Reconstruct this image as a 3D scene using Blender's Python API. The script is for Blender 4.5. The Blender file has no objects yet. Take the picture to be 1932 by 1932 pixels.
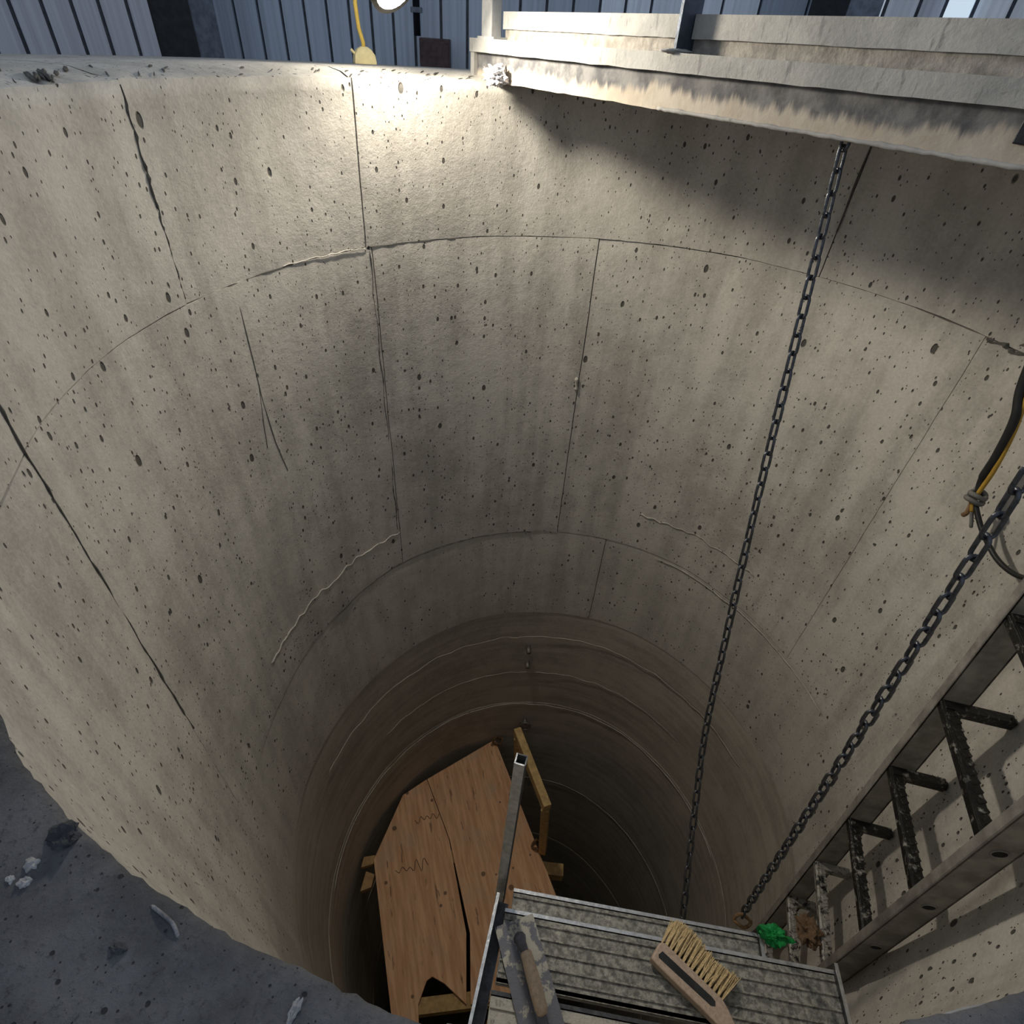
import bpy, bmesh, math, random
from mathutils import Vector, Matrix, noise

random.seed(7)
SC = bpy.context.scene
COL = SC.collection
PI = math.pi

# ------------------------------------------------------------------ camera, sky, lamp, exposure
cam_data = bpy.data.cameras.new('camera')
cam_data.sensor_fit = 'HORIZONTAL'
cam_data.sensor_width = 36.0
cam_data.lens = 1059.46 / 1932 * 36.0
cam_data.clip_start = 0.02
camera = bpy.data.objects.new('camera', cam_data)
COL.objects.link(camera)
_r = Vector((0.96432293, 0.25892814, 0.05511365))
_u = Vector((-0.20765266, 0.61070787, 0.76414414))
_f = Vector((-0.16420008, 0.74832621, -0.64268672))
m = Matrix((_r, _u, -_f)).transposed().to_4x4()
m.translation = Vector((0, -1.1088, 0.0987))
camera.matrix_world = m
SC.camera = camera

world = bpy.data.worlds.new('world')
SC.world = world
world.use_nodes = True
bg = world.node_tree.nodes['Background']
bg.inputs['Color'].default_value = (0.72, 0.83, 1.0, 1)
bg.inputs['Strength'].default_value = 0.47

LAMP_POS = Vector((-0.74, 0.565, 0.176))
LAMP_DIR = Vector((.68, -.31, -.66)).normalized()
LAMP_RADIANCE = 660.0
SC.cycles.diffuse_bounces = 5
SC.cycles.adaptive_threshold = 0.03
SC.cycles.glossy_bounces = 2
SC.cycles.max_bounces = 6
SC.view_settings.view_transform = 'Standard'
SC.view_settings.look = 'None'
SC.view_settings.gamma = 1.0
SC.view_settings.exposure = 0.0
SC.view_settings.use_curve_mapping = False

# ------------------------------------------------------------------ helpers
class MB:
    """collects shapes and links them as one mesh object"""
    def __init__(self):
        self.v = []; self.f = []
    def add(self, vs, fs):
        o = len(self.v)
        self.v += [tuple(p) for p in vs]
        self.f += [tuple(i + o for i in q) for q in fs]
        return self
    def box(self, c, ax, ay, az):
        """centre and three half-axis vectors"""
        c, ax, ay, az = map(Vector, (c, ax, ay, az))
        vs = [c + sx * ax + sy * ay + sz * az for sx in (-1, 1) for sy in (-1, 1) for sz in (-1, 1)]
        flip = ax.cross(ay).dot(az) < 0
        fs = [(0, 1, 3, 2), (4, 6, 7, 5), (0, 4, 5, 1), (2, 3, 7, 6), (0, 2, 6, 4), (1, 5, 7, 3)]
        if flip: fs = [q[::-1] for q in fs]
        return self.add(vs, fs)
    def bar(self, a, b, w, h, up=(0, 0, 1)):
        """square-cut bar from a to b, w wide sideways and h high along up"""
        a, b = Vector(a), Vector(b)
        d = (b - a); L = d.length; d.normalize()
        s = d.cross(Vector(up)).normalized(); t = s.cross(d).normalized()
        return self.box((a + b) / 2, d * L / 2, s * w / 2, t * h / 2)
    def prism(self, poly, z0, z1):
        n = len(poly)
        area = sum(poly[i][0] * poly[(i + 1) % n][1] - poly[(i + 1) % n][0] * poly[i][1] for i in range(n))
        if area < 0: poly = poly[::-1]
        vs = [(x, y, z0) for x, y in poly] + [(x, y, z1) for x, y in poly]
        fs = [tuple(range(n - 1, -1, -1)), tuple(range(n, 2 * n))]
        fs += [(i, (i + 1) % n, n + (i + 1) % n, n + i) for i in range(n)]
        return self.add(vs, fs)
    def tube(self, path, rad, k=8, closed=False):
        P = [Vector(p) for p in path]; n = len(P)
        rads = rad if isinstance(rad, (list, tuple)) else [rad] * n
        vs = []; ref = None
        for i in range(n):
            a = P[(i - 1) % n] if (closed or i > 0) else P[i]
            b = P[(i + 1) % n] if (closed or i < n - 1) else P[i]
            d = (b - a).normalized()
            if ref is None:
                ref = d.orthogonal().normalized()
            ref = (ref - d * ref.dot(d)).normalized()
            s = d.cross(ref)
            for j in range(k):
                t = 2 * PI * j / k
                vs.append(P[i] + (ref * math.cos(t) + s * math.sin(t)) * rads[i])
        fs = []
        for i in range(n if closed else n - 1):
            for j in range(k):
                a = i * k + j; b = i * k + (j + 1) % k
                c = ((i + 1) % n) * k + (j + 1) % k; e = ((i + 1) % n) * k + j
                fs.append((a, b, c, e))
        if not closed:
            fs.append(tuple(range(k - 1, -1, -1)))
            fs.append(tuple(range((n - 1) * k, n * k)))
        return self.add(vs, fs)
    def blob(self, c, r, amp=0.3, sub=3, fq=2.2, seed=0):
        bm = bmesh.new(); bmesh.ops.create_icosphere(bm, subdivisions=sub, radius=1)
        off = Vector((seed * 3.1, seed * 1.7, seed))
        vs = []
        for v in bm.verts:
            q = v.co * (1 + amp * noise.noise(v.co * fq + off) + amp * .5 * noise.noise(v.co * fq * 2.6 + off))
            vs.append((c[0] + q.x * r[0], c[1] + q.y * r[1], c[2] + q.z * r[2]))
        self.add(vs, [tuple(v.index for v in f.verts) for f in bm.faces]); bm.free()
        return self
    def mesh(self, name, mat):
        me = bpy.data.meshes.new(name)
        me.from_pydata(self.v, [], self.f); me.update()
        if mat: me.materials.append(mat)
        return me

def obj(name, mb, mat, parent=None, smooth=False, bevel=0.0):
    o = bpy.data.objects.new(name, mb.mesh(name, mat)); COL.objects.link(o)
    if smooth:
        for p in o.data.polygons: p.use_smooth = True
    if bevel:
        b = o.modifiers.new('bevel', 'BEVEL'); b.width = bevel; b.segments = 2; b.limit_method = 'ANGLE'
    if parent:
        o.parent = parent
        o.matrix_parent_inverse = Matrix.Translation(-parent.location)
    return o

def thing(name, label, cat, loc=(0, 0, 0), group=None):
    o = bpy.data.objects.new(name, None); COL.objects.link(o)
    o.empty_display_size = .05; o.location = loc
    return tag(o, label, cat, group)

def tag(o, label, cat, group=None):
    o['label'] = label; o['category'] = cat
    if group: o['group'] = group
    return o

def struct(o):
    o['kind'] = 'structure'; return o

# ------------------------------------------------------------------ materials
class Mat:
    def __init__(self, name, rough=.8, metal=0.0, spec=.3):
        self.m = bpy.data.materials.new(name); self.m.use_nodes = True
        self.t = self.m.node_tree; self.b = self.t.nodes['Principled BSDF']
        self.b.inputs['Roughness'].default_value = rough
        self.b.inputs['Metallic'].default_value = metal
        self.b.inputs['Specular IOR Level'].default_value = spec
        self.co = self.t.nodes.new('ShaderNodeTexCoord').outputs['Object']
    def link(self, a, b): self.t.links.new(a, b)
    def map(self, scale, rot=(0, 0, 0)):
        n = self.t.nodes.new('ShaderNodeMapping'); n.inputs['Scale'].default_value = scale
        n.inputs['Rotation'].default_value = rot
        self.link(self.co, n.inputs['Vector']); return n.outputs[0]
    def noise(self, scale, detail=4, vec=None, rough=.6, dist=0):
        n = self.t.nodes.new('ShaderNodeTexNoise'); n.inputs['Scale'].default_value = scale
        n.inputs['Detail'].default_value = detail; n.inputs['Roughness'].default_value = rough
        n.inputs['Distortion'].default_value = dist
        self.link(vec or self.co, n.inputs['Vector']); return n.outputs[0]
    def voro(self, scale, vec=None, feature='F1'):
        n = self.t.nodes.new('ShaderNodeTexVoronoi'); n.inputs['Scale'].default_value = scale
        n.feature = feature
        self.link(vec or self.co, n.inputs['Vector']); return n.outputs['Distance'], n.outputs['Color']
    def math(self, op, a, b=None, c=None, clamp=False):
        n = self.t.nodes.new('ShaderNodeMath'); n.operation = op; n.use_clamp = clamp
        for i, x in enumerate((a, b, c)):
            if x is None: continue
            if isinstance(x, (int, float)): n.inputs[i].default_value = x
            else: self.link(x, n.inputs[i])
        return n.outputs[0]
    def ramp(self, x, lo, hi):
        n = self.t.nodes.new('ShaderNodeMapRange'); n.inputs[1].default_value = lo; n.inputs[2].default_value = hi
        n.interpolation_type = 'SMOOTHSTEP'
        self.link(x, n.inputs[0]); return n.outputs[0]
    def mix(self, fac, a, b, mode='MIX'):
        n = self.t.nodes.new('ShaderNodeMix'); n.data_type = 'RGBA'; n.blend_type = mode
        for i, x in ((0, fac), (6, a), (7, b)):
            if isinstance(x, (int, float)): n.inputs[i].default_value = x
            elif isinstance(x, tuple): n.inputs[i].default_value = x + (1,) if len(x) == 3 else x
            else: self.link(x, n.inputs[i])
        return n.outputs[2]
    def color(self, x):
        if isinstance(x, tuple): self.b.inputs['Base Color'].default_value = x + (1,)
        else: self.link(x, self.b.inputs['Base Color'])
        return self
    def bump(self, h, dist, strength=1.0):
        n = self.t.nodes.new('ShaderNodeBump'); n.inputs['Strength'].default_value = strength
        n.inputs['Distance'].default_value = dist
        self.link(h, n.inputs['Height'])
        prev = self.b.inputs['Normal'].links
        if prev: self.link(prev[0].from_socket, n.inputs['Normal'])
        self.link(n.outputs[0], self.b.inputs['Normal']); return self
    def sepxyz(self):
        n = self.t.nodes.new('ShaderNodeSeparateXYZ'); self.link(self.co, n.inputs[0]); return n.outputs

def plain(name, c, rough=.7, metal=0.0, var=.25, scale=30, bump=.0006):
    M = Mat(name, rough, metal)
    n = M.noise(scale, 5)
    M.color(M.mix(M.ramp(n, .3, .7), tuple(x * (1 - var) for x in c), tuple(min(1, x * (1 + var)) for x in c)))
    if bump: M.bump(M.noise(scale * 3, 3), bump)
    return M.m

def concrete(name, light, dark, pits=1.0, streak='v', deep=False):
    M = Mat(name, .85, 0, .25)
    big = M.noise(2.6, 2)
    sv = M.map((7, 7, .7)) if streak == 'v' else M.map((.8, .8, 14))
    st = M.noise(1.6, 4, sv)
    mot = M.noise(14, 4, rough=.75)
    f = M.math('ADD', M.math('MULTIPLY', big, .30), M.math('MULTIPLY', st, .42))
    f = M.math('ADD', f, M.math('MULTIPLY', mot, .28))
    col = M.mix(M.ramp(f, .38, .61), dark, light)
    fine = M.noise(120, 1)
    col = M.mix(.25, col, M.mix(M.ramp(fine, .3, .7), tuple(x * .75 for x in light), tuple(min(1, x * 1.1) for x in light)))
    h = M.math('ADD', M.math('MULTIPLY', M.noise(45, 3), .25), M.math('MULTIPLY', M.noise(210, 1), .10))
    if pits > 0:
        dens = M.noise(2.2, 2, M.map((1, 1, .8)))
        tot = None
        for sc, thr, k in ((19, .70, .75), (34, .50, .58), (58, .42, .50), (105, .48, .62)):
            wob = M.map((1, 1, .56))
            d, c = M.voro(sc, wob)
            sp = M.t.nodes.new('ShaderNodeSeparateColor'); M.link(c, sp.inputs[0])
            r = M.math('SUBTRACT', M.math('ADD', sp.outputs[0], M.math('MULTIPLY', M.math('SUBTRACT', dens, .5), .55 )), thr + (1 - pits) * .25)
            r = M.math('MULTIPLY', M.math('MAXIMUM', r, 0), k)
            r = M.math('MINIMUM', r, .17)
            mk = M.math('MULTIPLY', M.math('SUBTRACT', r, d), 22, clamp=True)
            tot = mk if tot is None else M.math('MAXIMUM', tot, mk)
        col = M.mix(M.math('MULTIPLY', tot, .88), col, (.035, .032, .028))  # shade inside the pits is painted into the colour
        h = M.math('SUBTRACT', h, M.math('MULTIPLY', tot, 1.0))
    M.color(col).bump(h, .006 if not deep else .004)
    return M.m

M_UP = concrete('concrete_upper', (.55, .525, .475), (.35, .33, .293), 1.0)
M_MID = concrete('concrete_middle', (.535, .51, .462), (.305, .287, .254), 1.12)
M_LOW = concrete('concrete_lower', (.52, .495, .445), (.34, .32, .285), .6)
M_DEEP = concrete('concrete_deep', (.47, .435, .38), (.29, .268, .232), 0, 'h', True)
M_JOINT = plain('joint_filler', (.10, .095, .085), .95)

def mat_floor():
    M = Mat('dark_floor', .8, 0, .35)
    n1 = M.noise(9, 6, rough=.7); n2 = M.noise(150, 6, rough=.8); n3 = M.noise(420, 4, rough=.7)
    col = M.mix(M.ramp(n1, .36, .64), (.115, .118, .128), (.21, .213, .226))
    col = M.mix(M.math('MULTIPLY', M.ramp(n2, .52, .68), .75), col, (.060, .061, .068))
    col = M.mix(M.math('MULTIPLY', M.ramp(n3, .62, .74), .5), col, (.27, .27, .28))
    tot = None
    for sc in (120, 260):
        d, c = M.voro(sc); sp = M.t.nodes.new('ShaderNodeSeparateColor'); M.link(c, sp.inputs[0])
        chip = M.math('MULTIPLY', M.math('SUBTRACT', M.math('MULTIPLY', M.math('MAXIMUM', M.math('SUBTRACT', sp.outputs[0], .72), 0), 1.0), d), 14, clamp=True)
        tot = chip if tot is None else M.math('MAXIMUM', tot, chip)
    col = M.mix(M.math('MULTIPLY', tot, .85), col, (.022, .022, .026))
    scr = M.noise(3, 7, M.map((70, 9, 9), (0, 0, .7)), .75)
    h = M.math('ADD', M.math('MULTIPLY', n2, .8), M.math('MULTIPLY', scr, .5))
    h = M.math('ADD', h, M.math('MULTIPLY', n1, 1.2))
    h = M.math('SUBTRACT', h, M.math('MULTIPLY', tot, .5))
    M.color(col).bump(h, .006)
    return M.m
M_FLOOR = mat_floor()

def mat_clad(name, c):
    M = Mat(name, .42, 0, .5)
    st = M.noise(2, 4, M.map((22, 22, .35)))
    M.color(M.mix(M.ramp(st, .3, .7), tuple(x * .85 for x in c), tuple(x * 1.12 for x in c)))
    return M.m
M_CLAD = mat_clad('blue_grey_sheet', (.43, .50, .60))
M_CLADL = mat_clad('grey_sheet', (.47, .49, .555))
M_CLADB = mat_clad('daylit_blue_sheet', (.80, .88, .97))  # brightened copy of the blue sheet, daylight put into its colour
M_CLADG = mat_clad('light_grey_sheet', (.72, .76, .82))
M_DARKST = plain("dark_steel_column", (.02, .023, .028), .5, .3)
M_DARKST2 = plain('slate_column_flange', (.15, .175, .215), .5, .2)
M_RIB = plain('sheet_rib_dark', (.19, .215, .26), .5)
M_BROWN = plain('brown_board', (.075, .05, .05), .6)

def mat_beam():
    M = Mat('mortar_splashed_beam', .75, 0, .3)
    a = M.noise(8, 6); b = M.noise(60, 5, rough=.7)
    col = M.mix(M.ramp(a, .35, .65), (.28, .275, .262), (.41, .395, .365))
    d, c = M.voro(30, M.map((1, 1, .5))); sp = M.t.nodes.new('ShaderNodeSeparateColor'); M.link(c, sp.inputs[0])
    mk = M.math('MULTIPLY', M.math('SUBTRACT', M.math('MULTIPLY', M.math('MAXIMUM', M.math('SUBTRACT', sp.outputs[0], .78), 0), 1.2), d), 14, clamp=True)
    col = M.mix(M.math('MULTIPLY', mk, .75), col, (.10, .10, .10))
    M.color(col).bump(b, .0010)
    return M.m
M_BEAM = mat_beam()


def mat_web():
    # dark grey upper band under the flange, lime drips with a ragged lower edge over beige mortar
    M = Mat('drip_stained_web', .8, 0, .25)
    s = M.sepxyz()
    drip = M.noise(1.0, 5, M.map((55, 55, 4)), .65)
    along = M.noise(5.5, 4, M.map((1, 1, .2)))
    lim = M.math('ADD', M.math('ADD', M.math('MULTIPLY', drip, -.050), M.math('MULTIPLY', along, -.085)), .098)
    mk = M.ramp(M.math('SUBTRACT', s[2], lim), -.007, .011)
    beige = M.mix(M.ramp(M.noise(9, 5), .35, .65), (.39, .335, .265), (.48, .43, .36))
    grey = M.mix(M.ramp(M.noise(20, 5), .35, .65), (.085, .085, .09), (.20, .195, .19))
    M.color(M.mix(mk, beige, grey)).bump(M.noise(50, 5), .0012)
    return M.m
M_WEB = mat_web()
def mat_splash(name, lo, hi):
    M = Mat(name, .72, 0, .3)
    a = M.noise(7, 6, rough=.7)
    col = M.mix(M.ramp(a, .36, .64), lo, hi)
    st = M.noise(1.0, 5, M.map((60, 60, 13)), .7)
    col = M.mix(M.math('MULTIPLY', M.ramp(st, .58, .66), .55), col, (.13, .13, .13))
    col = M.mix(M.math('MULTIPLY', M.ramp(M.noise(90, 5, rough=.75), .60, .70), .5), col, (.16, .155, .15))
    M.color(col).bump(M.noise(80, 5), .0012)
    return M.m
M_KICK = mat_splash('grey_splashed_plate', (.29, .285, .268), (.41, .40, .37))
M_KICKLOW = plain('brown_mortar_strip', (.30, .275, .24), .8, 0, .3, 40, .0012)
M_POSTL = plain('pale_grey_post', (.40, .40, .39), .6, 0, .12)
M_POSTD = plain('blue_black_post', (.075, .09, .12), .45, .4)
M_YEL = plain('yellow_cord', (.72, .50, .10), .5, 0, .1)
M_YELPALE = plain('pale_yellow_plug', (.85, .72, .38), .5, 0, .1)
M_WAD = plain('grey_crumpled_plastic', (.62, .61, .63), .35, 0, .3, 60, .004)
M_CHAIN = plain('dark_chain_steel', (.085, .09, .10), .38, .75, .35, 60, .0008)
M_CABLE = plain('black_rubber', (.018, .018, .018), .45, 0, .2)
M_OCHRE = plain('ochre_sheath', (.42, .25, .035), .5, 0, .2)
M_KNOT = plain('grey_tie', (.16, .155, .145), .6, 0, .2)
M_RAIL = plain('dusty_aluminium', (.27, .255, .23), .5, .15, .3, 18, .001)
M_HOLE = plain('hole_dark', (.02, .02, .02), .9)

def mat_rung():
    M = Mat('wet_black_rung', .28, .3, .6)
    n = M.noise(45, 6, rough=.7)
    z = M.sepxyz()[2]
    low = M.ramp(z, -1.55, -1.95)
    f = M.ramp(M.math('ADD', n, M.math('MULTIPLY', low, .16)), .54, .68)
    M.color(M.mix(f, (.014, .014, .013), (.36, .345, .31))).bump(n, .003)
    return M.m
M_RUNG = mat_rung()

def mat_deck(name, cover):
    M = Mat(name, .6, .2, .4)
    n = M.noise(16, 6, rough=.7); n2 = M.noise(70, 5, rough=.7)
    base = M.mix(M.ramp(n2, .35, .65), (.15, .15, .138), (.42, .412, .372))
    f = M.ramp(M.math('ADD', M.math('MULTIPLY', n, .75), M.math('MULTIPLY', n2, .25)), .60 - cover, .72 - cover)
    col = M.mix(M.math('MULTIPLY', f, .85), base, (.56, .54, .475))
    d, c = M.voro(38); sp = M.t.nodes.new('ShaderNodeSeparateColor'); M.link(c, sp.inputs[0])
    dot = M.math('MULTIPLY', M.math('SUBTRACT', M.math('MULTIPLY', M.math('MAXIMUM', M.math('SUBTRACT', sp.outputs[0], .90), 0), 1.6), d), 14, clamp=True)
    col = M.mix(M.math('MULTIPLY', dot, .8), col, (.66, .64, .58))
    M.color(col).bump(n2, .004)
    return M.m
M_DECK = mat_deck('mortar_stained_deck', .05)
M_DECK2 = mat_deck('mortar_caked_deck', .20)
M_ALU = plain('bright_aluminium', (.62, .63, .63), .35, .7, .2, 50, .0008)
M_ALUDARK = plain('shaded_aluminium', (.085, .09, .095), .5, .4, .3, 50, .001)  # darker copy of the aluminium, shade of inner faces put into the colour

def mat_ply():
    M = Mat('film_faced_plywood', .65, 0, .3)
    gm = M.map((1 / 3.0, 1 / 30.0, 1 / 5.0), (0, 0, math.radians(-58.6))); gm.node.vector_type = 'TEXTURE'
    g = M.noise(1.3, 6, gm, .65)
    big = M.noise(5, 4)
    col = M.mix(M.ramp(g, .35, .68), (.68, .37, .20), (.90, .56, .33))
    col = M.mix(M.math('MULTIPLY', M.ramp(big, .5, .72), .5), col, (.60, .47, .33))
    d, c = M.voro(11); sp = M.t.nodes.new('ShaderNodeSeparateColor'); M.link(c, sp.inputs[0])
    dot = M.math('MULTIPLY', M.math('SUBTRACT', M.math('MULTIPLY', M.math('MAXIMUM', M.math('SUBTRACT', sp.outputs[0], .52), 0), .42), d), 24, clamp=True)
    col = M.mix(M.math('MULTIPLY', dot, .75), col, (.08, .045, .03))
    sm = M.map((1 / 7.0, 1 / 40.0, 1 / 5.0), (0, 0, math.radians(-58.6))); sm.node.vector_type = 'TEXTURE'
    s = M.noise(1.0, 4, sm)
    col = M.mix(M.math('MULTIPLY', M.ramp(s, .64, .70), .65), col, (.13, .07, .045))
    M.color(col).bump(g, .002)
    return M.m
M_PLY = mat_ply()
M_PLYEDGE = plain('pine_batten', (.52, .33, .15), .7, 0, .2)
M_TIMBER = plain('yellow_timber', (.50, .34, .15), .7, 0, .2)
M_ORANGE = plain('orange_timber', (.50, .22, .06), .7, 0, .25)

def mat_wood(name, c):
    M = Mat(name, .6, 0, .3)
    g = M.noise(2, 5, M.map((60, 60, 60)), .6)
    M.color(M.mix(M.ramp(g, .3, .7), tuple(x * .82 for x in c), tuple(x * 1.12 for x in c))).bump(g, .0006)
    return M.m
M_BRUSHWOOD = mat_wood('dusty_beech', (.50, .385, .30))
M_GRIP = mat_wood('pale_beech_grip', (.56, .43, .32))
M_BRISTLE = plain('straw_bristle', (.62, .47, .25), .7, 0, .25, 200, 0)
def mat_blade():
    M = Mat('mortar_smeared_blade', .55, .25, .4)
    n = M.math('ADD', M.noise(24, 5, rough=.65), M.math('MULTIPLY', M.math('ADD', M.sepxyz()[1], .745), 1.1))
    M.color(M.mix(M.ramp(n, .47, .53), (.15, .155, .18), (.40, .385, .33))).bump(n, .003)
    return M.m
M_BLADE = mat_blade()
M_SHANK = plain('violet_grey_shank', (.15, .15, .18), .5, .2)
M_SLOT = plain('black_slot', (.03, .032, .035), .8)
M_GREEN = plain('green_cloth', (.012, .26, .06), .6, 0, .35, 40, .002)
M_RAG = plain('rust_cloth', (.15, .095, .055), .8, 0, .35, 50, .002)
M_ROPE = plain('brown_rope', (.20, .12, .06), .85, 0, .3, 90, .002)
M_STONE = plain('pale_chip', (.33, .33, .34), .8, 0, .3, 50, .002)
M_STRIP = plain('grey_strip', (.19, .195, .21), .9, 0, .35, 90, .003)
M_STONED = plain('dark_lump', (.045, .048, .055), .8, 0, .3, 50, .004)
M_EYE = plain('dull_anchor_steel', (.22, .21, .18), .5, .5, .2)

# ------------------------------------------------------------------ shaft wall
RINGS = [  # height, (angle from +Y towards +X in degrees, radius)
    (0.0, [(-180, 1.05), (180, 1.05)]),
    (-.42, [(-180, 1.060), (-175, 1.058), (-166, 1.071), (-154, 1.088), (-140, 1.075), (-125, 1.06), (-91, 1.057),
            (-56, 1.062), (-13, 1.058), (10, 1.062), (29, 1.042), (45, 1.028), (60, 1.02), (98, 1.012), (112, 1.045), (128, 1.075), (145, 1.03), (159, .990), (172, 1.03), (180, 1.060)]),
    (-1.813, [(-180, 1.05), (-154, 1.062), (-126, 1.055), (-100, 1.037), (-80, 1.040), (-54, 1.062), (0, 1.06), (20, 1.06),
              (37, 1.037), (58, 1.022), (98, 1.012), (112, 1.045), (128, 1.075), (145, 1.04), (160, 1.01), (180, 1.05)]),
    (-2.433, [(-180, 1.05), (-141, 1.052), (-110, 1.04), (-65, 1.026), (-24, 1.04), (16, 1.06), (43, 1.052), (70, 1.05), (100, 1.03), (150, 1.02), (180, 1.05)]),
    (-7.0, [(-180, 1.05), (180, 1.05)]),
]
def _interp(tab, x):
    if x <= tab[0][0]: return tab[0][1]
    for (a, ra), (b, rb) in zip(tab, tab[1:]):
        if x <= b:
            t = (x - a) / (b - a); t = t * t * (3 - 2 * t)
            return ra + (rb - ra) * t
    return tab[-1][1]
def radius(th, z):
    th = (th + 180) % 360 - 180
    for (za, ta), (zb, tb) in zip(RINGS, RINGS[1:]):
        if z >= zb:
            t = min(1, max(0, (z - za) / (zb - za)))
            return _interp(ta, th) * (1 - t) + _interp(tb, th) * t
    return 1.05
def polar(th, r, z):
    a = math.radians(th); return Vector((r * math.sin(a), r * math.cos(a), z))

R_OUT = 1.60
wall_mb = MB()   # the body of the wall behind the cast sections; shows only in the joints
for i in range(181):
    th = -180 + i * 2
    for z in (-.02, -.42, -1.8, -2.43, -4.0, -7.0):
        wall_mb.v.append(tuple(polar(th, radius(th, z) + .022, z)))
wall_mb.f += [(i * 6 + j, i * 6 + j + 1, i * 6 + j + 7, i * 6 + j + 6) for i in range(180) for j in range(5)]
wall_shaft = struct(obj('wall_shaft', wall_mb, M_JOINT, smooth=True))
_k = [f for f in wall_shaft.data.polygons]
# leave out the part of the wall that would rise above the near floor
bm = bmesh.new(); bm.from_mesh(wall_shaft.data)
def _ang(v): return math.degrees(math.atan2(v.x, v.y))
kill = [f for f in bm.faces if f.calc_center_median().z > -.42 and (_ang(f.calc_center_median()) < -151 or _ang(f.calc_center_median()) > 84)]
bmesh.ops.delete(bm, geom=kill, context='FACES'); bm.to_mesh(wall_shaft.data); bm.free()

def edge_noise(x, seed, a):
    return a * (noise.noise(Vector((x * 1.0, seed * 7.3, 0))) + .6 * noise.noise(Vector((x * 4.1, seed * 3.1, 5))))

def cast_section(th0, th1, z0, z1, mat, seed, off=0.0, gap=.0014, dth=1.2, dz=.03, rough=.0025, top=False, notch=None, full=False):
    """one poured section of the shaft lining, from angle th0 to th1 and from z0 down to z1"""
    nt = max(4, int((th1 - th0) / dth)); nz = max(3, int((z0 - z1) / dz))
    mb = MB(); idx = {}
    def P(i, j, extra=0.0):
        t = i / nt; s = j / nz
        g = math.degrees(gap / 1.05)
        zz0 = z0 if top else z0 - gap * .8 + edge_noise(t * (th1 - th0) * .12, seed, .0022)
        zz1 = z1 + gap * .8 + edge_noise(t * (th1 - th0) * .12, seed + 3, .0022)
        z = zz0 + (zz1 - zz0) * s
        a = th0 + g + edge_noise(z * 6, th0 * .37, .10) if not full else th0
        b = th1 - g + edge_noise(z * 6, th1 * .37, .10) if not full else th1
        th = a + (b - a) * t
        r = radius(th, z) + off
        q = polar(th, 1, z)
        r += rough * noise.noise(Vector((q.x * 5, q.y * 5, z * 4))) + rough * .5 * noise.noise(Vector((q.x * 19, q.y * 19, z * 13)))
        if i in (0, nt) and not full: r += .0008
        if j in (0, nz): r += .0008
        return polar(th, r + extra, z), th
    for i in range(nt + 1):
        for j in range(nz + 1):
            q, th = P(i, j); idx[i, j] = len(mb.v); mb.v.append(tuple(q))
    for i in range(nt):
        for j in range(nz):
            if notch:
                q = mb.v[idx[i, j]]
                if notch(_ang(Vector(q)), q[2]): continue
            mb.f.append((idx[i, j], idx[i, j + 1], idx[i + 1, j + 1], idx[i + 1, j]))
    def skirt(seq, depth=.03):
        o = len(mb.v); n = len(seq)
        for k in seq: mb.v.append(mb.v[k])
        for k in seq:
            q = Vector(mb.v[k]); d = Vector((q.x, q.y, 0)).normalized()
            mb.v.append(tuple(q + d * depth))
        for a in range(n - 1):
            mb.f.append((o + a, o + a + 1, o + n + a + 1, o + n + a))
    skirt([idx[i, nz] for i in range(nt, -1, -1)])
    if not full:
        skirt([idx[0, j] for j in range(nz, -1, -1)]); skirt([idx[nt, j] for j in range(nz + 1)])
    if not top:
        skirt([idx[i, 0] for i in range(nt + 1)])
    else:   # chipped arris and the flat top of the upstand
        prof = [(.004, -.006), (.018, -.003), (.055, .002), (.10, .006), (.118, .0085), (.20, .009), (R_OUT - 1.05, .004), (R_OUT - 1.05, -.5)]
        rows = [[idx[i, 0] for i in range(nt + 1)]]
        for n_, (dr, dzv) in enumerate(prof):
            row = []
            for i in range(nt + 1):
                q = Vector(mb.v[idx[i, 0]]); d = Vector((q.x, q.y, 0)).normalized()
                th = _ang(q)
                chip = .014 * max(0, noise.noise(Vector((th * .9, n_ * .7, 3))) ) if n_ < 3 else 0
                if n_ < 4: chip += .004 * noise.noise(Vector((th * 1.7, n_ * 2.0, 9)))
                if -103 < th < -92 and n_ < 3: chip += .012 * abs(noise.noise(Vector((th * .8, 1, n_))))
                row.append(len(mb.v)); mb.v.append(tuple(Vector((q.x, q.y, 0)) + d * dr + Vector((0, 0, dzv + .008 - chip if n_ < 6 else dzv + .004))))
            rows.append(row)
        for ra, rb in zip(rows, rows[1:]):
            for i in range(nt):
                mb.f.append((ra[i], ra[i + 1], rb[i + 1], rb[i]))
    o = obj('concrete_panel', mb, mat, wall_shaft, smooth=True)
    return o

# upper ring (an upstand above the floor), joints where the formwork met
for k, (a, b) in enumerate(((-152, -125), (-125, -91), (-91, -57), (-57, 28), (28, 84))):
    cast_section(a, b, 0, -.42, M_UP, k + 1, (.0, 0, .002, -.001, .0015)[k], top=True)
for k, (a, b) in enumerate(((-125, -56), (-56, -12.4), (-12.4, 56), (56, 150), (150, 235))):
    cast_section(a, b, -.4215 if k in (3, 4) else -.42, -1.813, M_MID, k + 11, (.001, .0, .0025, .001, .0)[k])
for k, (a, b) in enumerate(((-179, 1.2), (1.2, 181))):
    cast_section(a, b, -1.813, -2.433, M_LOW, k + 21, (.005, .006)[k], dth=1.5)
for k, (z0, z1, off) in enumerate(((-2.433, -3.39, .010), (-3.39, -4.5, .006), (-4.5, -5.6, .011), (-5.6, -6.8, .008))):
    cast_section(-180, 180, z0, z1, M_DEEP, k + 31, off, dth=2, dz=.05, full=True, rough=.004)

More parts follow.
